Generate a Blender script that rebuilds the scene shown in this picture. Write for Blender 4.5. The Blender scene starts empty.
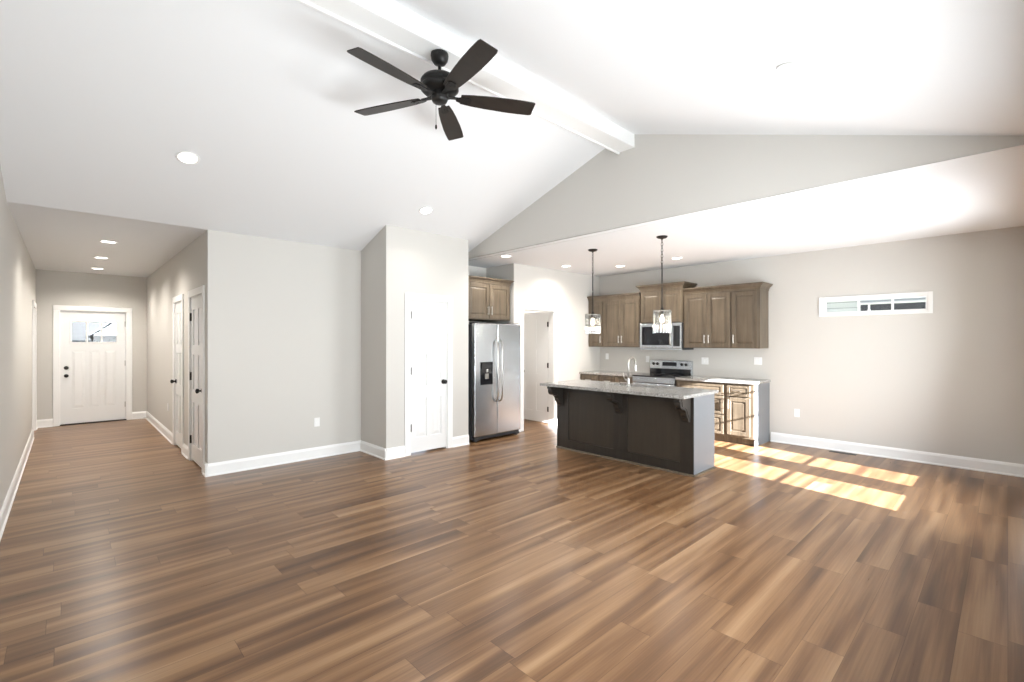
import bpy, bmesh, math, random
from mathutils import Vector, Matrix
random.seed(7)
SC = bpy.context.scene
COL = SC.collection
PI = math.pi

# ------------------------------------------------------------------ camera, world, sun, daylight, exposure
cam_data = bpy.data.cameras.new('camera')
cam = bpy.data.objects.new('camera', cam_data)
COL.objects.link(cam)
cam_data.sensor_fit = 'HORIZONTAL'
cam_data.sensor_width = 36.0
cam_data.lens = 36.0 * 470.0 / 1024.0
cam_data.clip_start = 0.02
cam.location = (0, 0, 1.5)
cam.rotation_euler = (PI / 2, 0, -math.radians(43.467))
SC.camera = cam

SC.view_settings.view_transform = 'Standard'
SC.view_settings.look = 'None'
SC.view_settings.gamma = 1.0
SC.view_settings.use_curve_mapping = False
SC.view_settings.exposure = 0.06

world = bpy.data.worlds.new('World')
SC.world = world
world.use_nodes = True
wn = world.node_tree
wn.nodes.clear()
wo = wn.nodes.new('ShaderNodeOutputWorld')
wb = wn.nodes.new('ShaderNodeBackground')
ws = wn.nodes.new('ShaderNodeTexSky')
ws.sky_type = 'NISHITA'
ws.sun_disc = False
ws.sun_elevation = math.radians(24)
ws.sun_rotation = math.radians(190)
wn.links.new(ws.outputs[0], wb.inputs[0])
wb.inputs[1].default_value = 0.35
wn.links.new(wb.outputs[0], wo.inputs[0])

SUN_DIR = Vector((0.18, 1.0, -0.33)).normalized()
sun_d = bpy.data.lights.new('sun', 'SUN')
sun_d.energy = 115.0
sun_d.color = (0.94, 0.96, 1.0)
sun_d.angle = math.radians(0.53)
sun = bpy.data.objects.new('sun', sun_d)
sun.rotation_euler = SUN_DIR.to_track_quat('-Z', 'Y').to_euler()
sun.location = (4, -6, 5)
COL.objects.link(sun)


def area_light(name, loc, aim, sx, sy, power, color, spread=180):
    d = bpy.data.lights.new(name, 'AREA')
    d.shape = 'RECTANGLE'
    d.size = sx
    d.size_y = sy
    d.energy = power
    d.color = color
    d.spread = math.radians(spread)
    o = bpy.data.objects.new(name, d)
    o.location = loc
    o.rotation_euler = Vector(aim).to_track_quat('-Z', 'Y').to_euler()
    COL.objects.link(o)
    return o


SKYC = (0.86, 0.94, 1.0)
# patio door daylight, and added fill lamps in front of three unseen windows
area_light('patio_daylight', (5.94, -0.10, 1.1), (-0.1, 1, 0.12), 1.7, 1.9, 95, SKYC, 150)
for wx in (1.15, 2.25, 3.35):
    area_light('window_fill', (wx, -0.10, 1.4), (0, 1, 0.2), 0.85, 1.5, 74, (0.90, 0.96, 1.0), 160)

# ------------------------------------------------------------------ materials


def new_mat(name):
    m = bpy.data.materials.new(name)
    m.use_nodes = True
    nt = m.node_tree
    b = nt.nodes['Principled BSDF']
    return m, nt, b


def paint(name, col, rough=0.5, metal=0.0, spec=0.5, bump=0.0, bscale=300, coat=0.0):
    m, nt, b = new_mat(name)
    b.inputs['Base Color'].default_value = (*col, 1)
    b.inputs['Roughness'].default_value = rough
    b.inputs['Metallic'].default_value = metal
    b.inputs['Specular IOR Level'].default_value = spec
    b.inputs['Coat Weight'].default_value = coat
    if bump:
        tc = nt.nodes.new('ShaderNodeTexCoord')
        n = nt.nodes.new('ShaderNodeTexNoise')
        n.inputs['Scale'].default_value = bscale
        bp = nt.nodes.new('ShaderNodeBump')
        bp.inputs['Strength'].default_value = bump
        bp.inputs['Distance'].default_value = 0.002
        nt.links.new(tc.outputs['Object'], n.inputs['Vector'])
        nt.links.new(n.outputs[0], bp.inputs['Height'])
        nt.links.new(bp.outputs[0], b.inputs['Normal'])
    return m


def emit(name, col, strength):
    m, nt, b = new_mat(name)
    b.inputs['Base Color'].default_value = (*col, 1)
    b.inputs['Emission Color'].default_value = (*col, 1)
    b.inputs['Emission Strength'].default_value = strength
    return m


def wood(name, dark, light, rough, vertical_axis='Z', scale=1.0):
    m, nt, b = new_mat(name)
    tc = nt.nodes.new('ShaderNodeTexCoord')
    mp = nt.nodes.new('ShaderNodeMapping')
    sc = [22 * scale] * 3
    sc['XYZ'.index(vertical_axis)] = 1.6 * scale
    mp.inputs['Scale'].default_value = sc
    n1 = nt.nodes.new('ShaderNodeTexNoise')
    n1.inputs['Scale'].default_value = 1.0
    n1.inputs['Detail'].default_value = 6
    n1.inputs['Distortion'].default_value = 0.6
    n2 = nt.nodes.new('ShaderNodeTexNoise')
    n2.inputs['Scale'].default_value = 3.5
    n2.inputs['Detail'].default_value = 3
    mx = nt.nodes.new('ShaderNodeMath')
    mx.operation = 'MULTIPLY_ADD'
    mx.inputs[1].default_value = 0.65
    ad = nt.nodes.new('ShaderNodeMath')
    ad.operation = 'MULTIPLY'
    ad.inputs[1].default_value = 0.35
    rp = nt.nodes.new('ShaderNodeValToRGB')
    rp.color_ramp.elements[0].position = 0.33
    rp.color_ramp.elements[0].color = (*dark, 1)
    rp.color_ramp.elements[1].position = 0.68
    rp.color_ramp.elements[1].color = (*light, 1)
    L = nt.links.new
    L(tc.outputs['Object'], mp.inputs[0])
    L(mp.outputs[0], n1.inputs['Vector'])
    L(tc.outputs['Object'], n2.inputs['Vector'])
    L(n2.outputs[0], ad.inputs[0])
    L(n1.outputs[0], mx.inputs[0])
    L(ad.outputs[0], mx.inputs[2])
    L(mx.outputs[0], rp.inputs[0])
    L(rp.outputs[0], b.inputs['Base Color'])
    b.inputs['Roughness'].default_value = rough
    return m


def floor_mat():
    m, nt, b = new_mat('wood_plank_floor')
    N = nt.nodes.new
    L = nt.links.new

    def math_(op, a, c=None, v=None):
        n = N('ShaderNodeMath')
        n.operation = op
        if hasattr(a, 'node'):
            L(a, n.inputs[0])
        else:
            n.inputs[0].default_value = a
        if c is not None:
            if hasattr(c, 'node'):
                L(c, n.inputs[1])
            else:
                n.inputs[1].default_value = c
        return n.outputs[0]
    PW, PL = 0.178, 1.22
    tc = N('ShaderNodeTexCoord')
    sp = N('ShaderNodeSeparateXYZ')
    L(tc.outputs['Object'], sp.inputs[0])
    X, Y = sp.outputs[0], sp.outputs[1]
    yr = math_('DIVIDE', Y, PW)
    row = math_('FLOOR', yr)
    fy = math_('FRACT', yr)
    wr = N('ShaderNodeTexWhiteNoise')
    wr.noise_dimensions = '1D'
    L(row, wr.inputs['W'])
    xs = math_('ADD', math_('DIVIDE', X, PL), math_('MULTIPLY', wr.outputs['Value'], 7.31))
    ix = math_('FLOOR', xs)
    fx = math_('FRACT', xs)
    cb = N('ShaderNodeCombineXYZ')
    L(row, cb.inputs[0])
    L(ix, cb.inputs[1])
    wp = N('ShaderNodeTexWhiteNoise')
    wp.noise_dimensions = '3D'
    L(cb.outputs[0], wp.inputs['Vector'])
    rnd = wp.outputs['Value']
    # grain: long streaks along the plank, shifted per plank
    g = N('ShaderNodeCombineXYZ')
    L(math_('ADD', math_('MULTIPLY', X, 0.55), math_('MULTIPLY', rnd, 37.0)), g.inputs[0])
    L(math_('ADD', math_('MULTIPLY', Y, 9.0), math_('MULTIPLY', rnd, 91.0)), g.inputs[1])
    n1 = N('ShaderNodeTexNoise')
    n1.inputs['Scale'].default_value = 1.0
    n1.inputs['Detail'].default_value = 1.6
    n1.inputs['Roughness'].default_value = 0.45
    n1.inputs['Distortion'].default_value = 0.25
    L(g.outputs[0], n1.inputs['Vector'])
    g2 = N('ShaderNodeCombineXYZ')
    L(math_('ADD', math_('MULTIPLY', X, 2.2), math_('MULTIPLY', rnd, 17.0)), g2.inputs[0])
    L(math_('MULTIPLY', Y, 95.0), g2.inputs[1])
    n2 = N('ShaderNodeTexNoise')
    n2.inputs['Scale'].default_value = 1.0
    n2.inputs['Detail'].default_value = 4
    L(g2.outputs[0], n2.inputs['Vector'])
    t = math_('ADD', math_('MULTIPLY', math_('SUBTRACT', n1.outputs[0], 0.5), 1.8),
              math_('ADD', math_('MULTIPLY', math_('SUBTRACT', n2.outputs[0], 0.5), 0.5),
                    math_('ADD', math_('MULTIPLY', math_('SUBTRACT', rnd, 0.5), 0.24), 0.5)))
    rp = N('ShaderNodeValToRGB')
    e = rp.color_ramp.elements
    e[0].position = 0.0
    e[0].color = (0.075, 0.036, 0.0165, 1)
    e[1].position = 1.0
    e[1].color = (0.32, 0.198, 0.108, 1)
    k = e.new(0.34)
    k.color = (0.140, 0.070, 0.032, 1)
    k = e.new(0.62)
    k.color = (0.222, 0.123, 0.060, 1)
    L(t, rp.inputs[0])
    # seams
    sy = math_('MINIMUM', fy, math_('SUBTRACT', 1.0, fy))
    sx = math_('MINIMUM', fx, math_('SUBTRACT', 1.0, fx))
    seam = math_('MAXIMUM', math_('LESS_THAN', math_('MULTIPLY', sy, PW), 0.0011), math_('LESS_THAN', math_('MULTIPLY', sx, PL), 0.0014))
    mix = N('ShaderNodeMixRGB')
    mix.blend_type = 'MULTIPLY'
    mix.inputs[2].default_value = (0.52, 0.47, 0.43, 1)
    L(seam, mix.inputs[0])
    L(rp.outputs[0], mix.inputs[1])
    L(mix.outputs[0], b.inputs['Base Color'])
    rr = N('ShaderNodeMapRange')
    rr.inputs['To Min'].default_value = 0.25
    rr.inputs['To Max'].default_value = 0.34
    L(n2.outputs[0], rr.inputs[0])
    L(rr.outputs[0], b.inputs['Roughness'])
    bp = N('ShaderNodeBump')
    bp.inputs['Strength'].default_value = 0.02
    bp.inputs['Distance'].default_value = 0.002
    L(n2.outputs[0], bp.inputs['Height'])
    L(bp.outputs[0], b.inputs['Normal'])
    b.inputs['Specular IOR Level'].default_value = 0.32
    return m


def granite_mat():
    m, nt, b = new_mat('speckled_granite')
    N = nt.nodes.new
    L = nt.links.new
    tc = N('ShaderNodeTexCoord')
    v = N('ShaderNodeTexVoronoi')
    v.inputs['Scale'].default_value = 190
    n = N('ShaderNodeTexNoise')
    n.inputs['Scale'].default_value = 60
    n.inputs['Detail'].default_value = 6
    L(tc.outputs['Object'], v.inputs['Vector'])
    L(tc.outputs['Object'], n.inputs['Vector'])
    sp = N('ShaderNodeSeparateXYZ')
    L(v.outputs['Color'], sp.inputs[0])
    a = N('ShaderNodeMath')
    a.operation = 'MULTIPLY_ADD'
    a.inputs[1].default_value = 0.45
    L(sp.outputs[0], a.inputs[0])
    sc = N('ShaderNodeMath')
    sc.operation = 'MULTIPLY'
    sc.inputs[1].default_value = 0.55
    L(n.outputs[0], sc.inputs[0])
    L(sc.outputs[0], a.inputs[2])
    rp = N('ShaderNodeValToRGB')
    e = rp.color_ramp.elements
    e[0].position = 0.26
    e[0].color = (0.03, 0.028, 0.027, 1)
    e[1].position = 0.68
    e[1].color = (0.47, 0.46, 0.44, 1)
    k = e.new(0.42)
    k.color = (0.25, 0.235, 0.22, 1)
    L(a.outputs[0], rp.inputs[0])
    L(rp.outputs[0], b.inputs['Base Color'])
    b.inputs['Roughness'].default_value = 0.12
    return m


def siding_mat(name, c1, c2):
    m, nt, b = new_mat(name)
    N = nt.nodes.new
    L = nt.links.new
    tc = N('ShaderNodeTexCoord')
    sp = N('ShaderNodeSeparateXYZ')
    L(tc.outputs['Object'], sp.inputs[0])
    d = N('ShaderNodeMath')
    d.operation = 'DIVIDE'
    d.inputs[1].default_value = 0.13
    L(sp.outputs[2], d.inputs[0])
    f = N('ShaderNodeMath')
    f.operation = 'FRACT'
    L(d.outputs[0], f.inputs[0])
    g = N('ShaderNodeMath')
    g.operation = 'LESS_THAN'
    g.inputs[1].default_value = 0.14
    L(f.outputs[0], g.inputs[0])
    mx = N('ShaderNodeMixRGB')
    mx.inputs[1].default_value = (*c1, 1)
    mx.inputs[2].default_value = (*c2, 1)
    L(g.outputs[0], mx.inputs[0])
    L(mx.outputs[0], b.inputs['Base Color'])
    b.inputs['Roughness'].default_value = 0.7
    return m


def glass_mat(name, tint=(1, 1, 1), gloss=0.06):
    m = bpy.data.materials.new(name)
    m.use_nodes = True
    nt = m.node_tree
    nt.nodes.clear()
    o = nt.nodes.new('ShaderNodeOutputMaterial')
    t = nt.nodes.new('ShaderNodeBsdfTransparent')
    t.inputs[0].default_value = (*tint, 1)
    g = nt.nodes.new('ShaderNodeBsdfGlossy')
    g.inputs['Roughness'].default_value = 0.02
    x = nt.nodes.new('ShaderNodeMixShader')
    x.inputs[0].default_value = gloss
    nt.links.new(t.outputs[0], x.inputs[1])
    nt.links.new(g.outputs[0], x.inputs[2])
    nt.links.new(x.outputs[0], o.inputs[0])
    return m


M = dict(
    wall=paint('wall_paint', (0.60, 0.58, 0.545), 0.55, spec=0.3, bump=0.05),
    ceil=paint('ceiling_paint', (0.805, 0.812, 0.82), 0.85, spec=0.2),
    trim=paint('white_trim_paint', (0.85, 0.85, 0.84), 0.32),
    door=paint('white_door_paint', (0.80, 0.80, 0.795), 0.28),
    floor=floor_mat(),
    cab=wood('stained_maple', (0.072, 0.054, 0.036), (0.150, 0.115, 0.078), 0.42),
    island=wood('dark_stained_maple', (0.018, 0.0145, 0.0115), (0.034, 0.028, 0.0225), 0.36),
    island_panel=wood('brown_stained_veneer', (0.030, 0.023, 0.0165), (0.042, 0.033, 0.024), 0.4),
    endpanel=paint('painted_daylight_end_panel', (0.155, 0.163, 0.175), 0.4),  # daylight on the panel ends painted in as a paler grey
    granite=granite_mat(),
    steel=paint('brushed_steel', (0.60, 0.635, 0.67), 0.27, metal=1.0),
    chrome=paint('satin_nickel', (0.5, 0.49, 0.47), 0.28, metal=1.0),
    darksteel=paint('grey_painted_steel', (0.045, 0.045, 0.047), 0.45, metal=0.2),
    blackglass=paint('black_glass', (0.012, 0.012, 0.014), 0.06),
    black=paint('matte_black', (0.009, 0.0085, 0.008), 0.42, spec=0.35),
    blade=wood('dark_blade_finish', (0.010, 0.0075, 0.006), (0.019, 0.014, 0.011), 0.42, 'X'),
    bronze=paint('dark_bronze', (0.022, 0.018, 0.015), 0.38, metal=0.5),
    plastic=paint('white_plastic', (0.86, 0.86, 0.85), 0.35),
    slot=paint('dark_slot', (0.05, 0.05, 0.05), 0.6),
    glass=glass_mat('window_glass'),
    tinted=glass_mat('tinted_glass', (0.42, 0.43, 0.43), 0.025),
    crystal=None,
    led=emit('downlight_lens', (1.0, 0.96, 0.9), 6.0),
    bulb=emit('bulb_glow', (1.0, 0.88, 0.7), 5.0),
    blind=paint('added_white_shade', (0.8, 0.8, 0.78), 0.9),  # opaque shade added to keep sun out of the unseen windows
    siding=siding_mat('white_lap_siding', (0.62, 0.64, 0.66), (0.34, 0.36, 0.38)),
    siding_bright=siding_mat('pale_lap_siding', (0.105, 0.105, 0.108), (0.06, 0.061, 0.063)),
    roofing=paint('dark_roofing', (0.012, 0.014, 0.018), 0.9),
    navy=paint('dark_window_glass', (0.012, 0.016, 0.026), 0.6),
    lawn=paint('winter_lawn', (0.12, 0.12, 0.06), 0.95),
    concrete=paint('concrete', (0.36, 0.35, 0.33), 0.9),
)
mc = glass_mat('crystal_glass', (0.84, 0.85, 0.85), 0.26)
M['crystal'] = mc

# ------------------------------------------------------------------ mesh helper


class MB:
    def __init__(s, T=None):
        s.bm = bmesh.new()
        s.T = T or Matrix.Identity(4)
        s.smooth = []

    def _add(s, verts, faces, smooth=False):
        vs = [s.bm.verts.new(s.T @ Vector(v)) for v in verts]
        fs = []
        for f in faces:
            try:
                fc = s.bm.faces.new([vs[i] for i in f])
                fc.smooth = smooth
                fs.append(fc)
            except ValueError:
                pass
        return vs, fs

    def box(s, x0, x1, y0, y1, z0, z1, bev=0.0, seg=2):
        v = [(x, y, z) for x in (x0, x1) for y in (y0, y1) for z in (z0, z1)]
        f = [(0, 1, 3, 2), (4, 6, 7, 5), (0, 4, 5, 1), (2, 3, 7, 6), (0, 2, 6, 4), (1, 5, 7, 3)]
        vs, fs = s._add(v, f)
        if bev > 0:
            es = list({e for fc in fs for e in fc.edges})
            bmesh.ops.bevel(s.bm, geom=es, offset=bev, segments=seg, affect='EDGES', profile=0.5)
        return s

    def frustum(s, b, z0, t, z1):
        """b, t: (x0,x1,y0,y1) rectangles"""
        v = [(b[0], b[2], z0), (b[1], b[2], z0), (b[1], b[3], z0), (b[0], b[3], z0),
             (t[0], t[2], z1), (t[1], t[2], z1), (t[1], t[3], z1), (t[0], t[3], z1)]
        s._add(v, [(3, 2, 1, 0), (4, 5, 6, 7), (0, 1, 5, 4), (1, 2, 6, 5), (2, 3, 7, 6), (3, 0, 4, 7)])
        return s

    def prism(s, poly, axis, a0, a1, smooth=False):
        n = len(poly)

        def P(p, a):
            if axis == 'x':
                return (a, p[0], p[1])
            if axis == 'y':
                return (p[0], a, p[1])
            return (p[0], p[1], a)
        v = [P(p, a0) for p in poly] + [P(p, a1) for p in poly]
        f = [tuple(range(n)), tuple(range(2 * n - 1, n - 1, -1))]
        f += [(i, (i + 1) % n, n + (i + 1) % n, n + i) for i in range(n)]
        s._add(v, f)
        return s

    def cyl(s, p0, p1, r0, r1=None, seg=20, cap=True):
        r1 = r0 if r1 is None else r1
        p0, p1 = Vector(p0), Vector(p1)
        q = (p1 - p0).to_track_quat('Z', 'Y')
        v = []
        for p, r in ((p0, r0), (p1, r1)):
            for i in range(seg):
                a = 2 * PI * i / seg
                v.append(p + q @ Vector((r * math.cos(a), r * math.sin(a), 0)))
        f = [(i, (i + 1) % seg, seg + (i + 1) % seg, seg + i) for i in range(seg)]
        s._add(v, f, True)
        if cap:
            s._add(v[:seg], [tuple(range(seg - 1, -1, -1))])
            s._add(v[seg:], [tuple(range(seg))])
        return s

    def lathe(s, prof, c=(0, 0, 0), seg=28, ax='z', smooth=True):
        v = []
        for r, h in prof:
            for i in range(seg):
                a = 2 * PI * i / seg
                x, y = max(r, 1e-4) * math.cos(a), max(r, 1e-4) * math.sin(a)
                if ax == 'z':
                    v.append((c[0] + x, c[1] + y, c[2] + h))
                elif ax == 'y':
                    v.append((c[0] + x, c[1] + h, c[2] + y))
                else:
                    v.append((c[0] + h, c[1] + x, c[2] + y))
        f = []
        for k in range(len(prof) - 1):
            for i in range(seg):
                j = (i + 1) % seg
                f.append((k * seg + i, k * seg + j, (k + 1) * seg + j, (k + 1) * seg + i))
        s._add(v, f, smooth)
        return s

    def tube(s, pts, r, seg=10, closed=False):
        pts = [Vector(p) for p in pts]
        n = len(pts)
        rings = []
        for i, p in enumerate(pts):
            if closed:
                t = pts[(i + 1) % n] - pts[i - 1]
            else:
                t = pts[min(i + 1, n - 1)] - pts[max(i - 1, 0)]
            q = t.to_track_quat('Z', 'Y')
            rr = r[i] if isinstance(r, (list, tuple)) else r
            rings.append([p + q @ Vector((rr * math.cos(2 * PI * k / seg), rr * math.sin(2 * PI * k / seg), 0)) for k in range(seg)])
        v = [x for ring in rings for x in ring]
        f = []
        for i in range(n if closed else n - 1):
            a, b2 = i * seg, ((i + 1) % n) * seg
            for k in range(seg):
                k2 = (k + 1) % seg
                f.append((a + k, a + k2, b2 + k2, b2 + k))
        if not closed:
            f.append(tuple(range(seg - 1, -1, -1)))
            f.append(tuple((n - 1) * seg + k for k in range(seg)))
        s._add(v, f, True)
        return s

    def poly(s, pts):
        s._add(pts, [tuple(range(len(pts)))])
        return s

    def build(s, name, mat, parent=None):
        bmesh.ops.recalc_face_normals(s.bm, faces=s.bm.faces)
        me = bpy.data.meshes.new(name)
        s.bm.to_mesh(me)
        s.bm.free()
        me.materials.append(M[mat] if isinstance(mat, str) else mat)
        o = bpy.data.objects.new(name, me)
        COL.objects.link(o)
        if parent is not None:
            o.parent = parent
        return o


def tag(o, label=None, cat=None, group=None, kind=None):
    if label:
        o['label'] = label
    if cat:
        o['category'] = cat
    if group:
        o['group'] = group
    if kind:
        o['kind'] = kind
    return o


def thing(name, label, cat, loc=(0, 0, 0), rz=0.0, group=None, kind=None):
    o = bpy.data.objects.new(name, None)
    o.empty_display_size = 0.1
    COL.objects.link(o)
    o.location = loc
    o.rotation_euler = (0, 0, rz)
    return tag(o, label, cat, group, kind)


def copy_tree(o, parent=None):
    c = o.copy()
    COL.objects.link(c)
    if parent is not None:
        c.parent = parent
    for ch in list(o.children):
        copy_tree(ch, c)
    return c


def struct(name, mb, mat, label, cat):
    return tag(mb.build(name, mat), label, cat, None, 'structure')


# ------------------------------------------------------------------ the setting
# plan: +Y runs down the hallway to the front door, +X runs to the kitchen's long wall
XL, XK = -0.385, 7.66          # wall beside the camera, kitchen wall
YN, YO, YF = -0.135, 6.10, 11.52  # near wall, great room's far wall, foyer wall
XC = 1.135                     # hallway wall with the two closet doors
XP0, XP1, YP = 2.93, 4.245, 5.40  # pantry block
XG = 4.49                      # gable above the kitchen opening
YD = 5.56                      # kitchen wall with the open doorway
XA = 5.31                      # side of the fridge alcove
ZE, ZK = 2.735, 2.77
SL, SR = 0.335, 0.322
YR = 2.935
ZR = ZE + SL * (YO - YR)
T = 0.12


def zr(y):
    return ZR - SR * (YR - y) if y < YR else ZR - SL * (y - YR)


mb = MB().box(XL - 0.3, XK + 0.3, YN - 0.05, YF + 0.12, -0.08, 0.0)
struct('floor', mb, 'floor', 'brown wood plank floor running through the whole open room', 'floor')

# vaulted ceiling, hallway ceiling, kitchen ceiling
mb = MB().prism([(YN - 0.3, zr(YN - 0.3)), (YR, ZR), (YR, ZR + 0.2), (YN - 0.3, zr(YN - 0.3) + 0.2)], 'x', XL - 0.2, XG + 0.06)
mb.prism([(YR, ZR), (YO, ZE), (YO, ZE + 0.2), (YR, ZR + 0.2)], 'x', XL - 0.2, XG + 0.06)
struct('ceiling', mb, 'ceil', 'white vaulted ceiling of the living room', 'ceiling')
mb = MB().box(XL - 0.2, XG + 0.06, YO, YF + 0.15, ZE, ZE + 0.2)
struct('ceiling_hallway', mb, 'ceil', 'flat white ceiling of the entry hallway', 'ceiling')
mb = MB().box(XG + 0.003, XK + 0.2, YN - 0.3, 8.2, ZK, ZK + 0.2)
struct('ceiling_kitchen', mb, 'ceil', 'flat white ceiling of the kitchen', 'ceiling')

# gable wall over the kitchen opening
mb = MB().prism([(YN - 0.2, ZK + 0.003), (YO + 0.3, ZK + 0.003), (YO + 0.3, ZE + 0.1), (YO, ZE + 0.03), (YR, ZR + 0.03), (YN - 0.2, zr(YN - 0.2) + 0.03)], 'x', XG, XG + T)
struct('wall_gable', mb, 'wall', 'grey triangular gable wall above the kitchen opening', 'wall')

# ridge beam, boxed, with a thin lip along its far lower edge
mb = MB().box(XL, XG - 0.001, 2.795, 2.985, 3.605, ZR, 0.004)
mb.box(XL, XG - 0.001, 2.985, 3.005, 3.588, ZR, 0.003)
struct('trim_ridge_beam', mb, 'trim', 'white boxed ridge beam along the vaulted ceiling', 'beam')

# wall on the camera's side, with a door at the foyer end
LD0, LD1 = 10.42, 11.22
mb = MB()
mb.prism([(YN - T, 0), (LD0, 0), (LD0, 2.05), (LD1, 2.05), (LD1, 0), (YF + T, 0), (YF + T, ZE + 0.05), (YO, ZE + 0.05), (YR, ZR + 0.05), (YN - T, zr(YN - T) + 0.05)], 'x', XL - T, XL)
struct('wall_left', mb, 'wall', 'long grey wall running from the living room into the hallway', 'wall')

# foyer wall with the front door opening
FD0, FD1 = -0.088, 0.828
mb = MB()
mb.prism([(XL, 0), (FD0, 0), (FD0, 2.05), (FD1, 2.05), (FD1, 0), (XC + T, 0), (XC + T, ZE + 0.02), (XL, ZE + 0.02)], 'y', YF, YF + T)
struct('wall_foyer', mb, 'wall', 'grey end wall of the hallway around the front door', 'wall')

# hallway wall with two closet doors
ND0, ND1 = 6.325, 7.065
CD0, CD1 = 7.64, 8.26
mb = MB()
mb.prism([(YO, 0), (ND0, 0), (ND0, 2.05), (ND1, 2.05), (ND1, 0), (CD0, 0), (CD0, 2.05), (CD1, 2.05), (CD1, 0), (YF, 0), (YF, ZE + 0.02), (YO, ZE + 0.02)], 'x', XC, XC + T)
struct('wall_hallway', mb, 'wall', 'grey hallway wall with two white closet doors', 'wall')

mb = MB().box(XC + T, XP0, YO, YO + T, 0, ZE + 0.02)
mb.box(XC, XC + T, YO - 0.0005, YO + 0.01, 0, ZE + 0.02)
struct('wall_living_room', mb, 'wall', 'plain grey wall between the hallway and the pantry', 'wall')

# pantry block
PD0, PD1 = 3.275, 3.868
mb = MB()
mb.prism([(XP0, 0), (PD0, 0), (PD0, 2.05), (PD1, 2.05), (PD1, 0), (XP1, 0), (XP1, zr(YP) + 0.02), (XP0, zr(YP) + 0.02)], 'y', YP, YP + 0.1)
mb.prism([(YP + 0.1, 0), (YO + T, 0), (YO + T, ZE + 0.02), (YO, ZE + 0.02), (YP + 0.1, zr(YP + 0.1) + 0.02)], 'x', XP0, XP0 + 0.1)
mb.prism([(YP + 0.1, 0), (YO + T, 0), (YO + T, ZE + 0.02), (YO, ZE + 0.02), (YP + 0.1, zr(YP + 0.1) + 0.02)], 'x', XP1 - 0.1, XP1)
struct('wall_pantry', mb, 'wall', 'grey walls of the pantry closet that juts into the room', 'wall')

# alcove behind the refrigerator, kitchen wall with doorway
YA = 6.25
OD0, OD1 = 5.527, 6.305
mb = MB().box(XP1 - 0.1, XA + T, YA, YA + T, 0, ZK + 0.05)
mb.box(XA, XA + T, YD + T, YA, 0, ZK + 0.05)
struct('wall_fridge_alcove', mb, 'wall', 'grey recess walls behind the refrigerator', 'wall')
mb = MB().prism([(XA, 0), (OD0, 0), (OD0, 2.04), (OD1, 2.04), (OD1, 0), (XK, 0), (XK, ZK + 0.02), (XA, ZK + 0.02)], 'y', YD, YD + T)
struct('wall_doorway', mb, 'wall', 'pale kitchen wall with the open doorway beside the refrigerator', 'wall')
# room beyond the doorway
mb = MB().box(XA + T, XK, 7.9, 8.0, 0, ZK + 0.02)
mb.box(XA, XA + T, YA + T, 8.0, 0, ZK + 0.02)
mb.box(7.0, 7.1, YD + T, 7.9, 0, ZK + 0.02)
struct('wall_laundry', mb, 'wall', 'grey walls of the small room behind the open doorway', 'wall')

# kitchen wall with the slot window
WY0, WY1, WZ0, WZ1 = 0.673, 1.775, 1.885, 2.06
mb = MB()
mb.box(XK, XK + T, YN - T, YD + T, 0, WZ0)
mb.box(XK, XK + T, YN - T, YD + T, WZ1, ZK + 0.02)
mb.box(XK, XK + T, YN - T, WY0, WZ0, WZ1)
mb.box(XK, XK + T, WY1, YD + T, WZ0, WZ1)
struct('wall_kitchen', mb, 'wall', 'long grey kitchen wall with cabinets and a slot window', 'wall')

# near wall (behind the camera) with patio door and three added windows
SD0, SD1, SDZ = 4.97, 6.90, 2.12
area_light('laundry_fill_light', (6.5, 6.9, ZK - 0.03), (0, 0, -1), 0.4, 0.4, 40, (1.0, 0.95, 0.88))  # fill light added to brighten the open door, no known fixture
LW = [(0.7, 1.6), (1.8, 2.7), (2.9, 3.8)]
LZ0, LZ1 = 0.62, 2.18
mb = MB()
xs = [XL - T]
ztop = zr(YN) + 0.1
for a, c in LW:
    mb.box(xs[-1], a, YN - T, YN, 0, ztop)
    mb.box(a, c, YN - T, YN, 0, LZ0)
    mb.box(a, c, YN - T, YN, LZ1, ztop)
    xs.append(c)
mb.box(xs[-1], SD0, YN - T, YN, 0, ztop)
mb.box(SD0, SD1, YN - T, YN, SDZ, ztop)
mb.box(SD1, XK, YN - T, YN, 0, ztop)
struct('wall_near', mb, 'wall', 'grey outside wall with the glazed patio doors', 'wall')

# ------------------------------------------------------------------ baseboards
BH, BT = 0.14, 0.016


def base_run(mb, p0, p1, nrm):
    """baseboard with shoe from p0 to p1 (plan points on the wall face), nrm = outward plan normal"""
    p0, p1, n = Vector((*p0, 0)), Vector((*p1, 0)), Vector((*nrm, 0))
    prof = [(0, 0), (0.026, 0), (0.025, 0.012), (BT, 0.02), (BT, BH - 0.03), (BT - 0.006, BH - 0.012), (0.004, BH), (0, BH)]
    v = []
    for p in (p0, p1):
        for a, h in prof:
            v.append(p + n * a + Vector((0, 0, h)))
    k = len(prof)
    f = [(i, (i + 1) % k, k + (i + 1) % k, k + i) for i in range(k)] + [tuple(range(k)), tuple(range(2 * k - 1, k - 1, -1))]
    mb._add(v, f)


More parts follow.
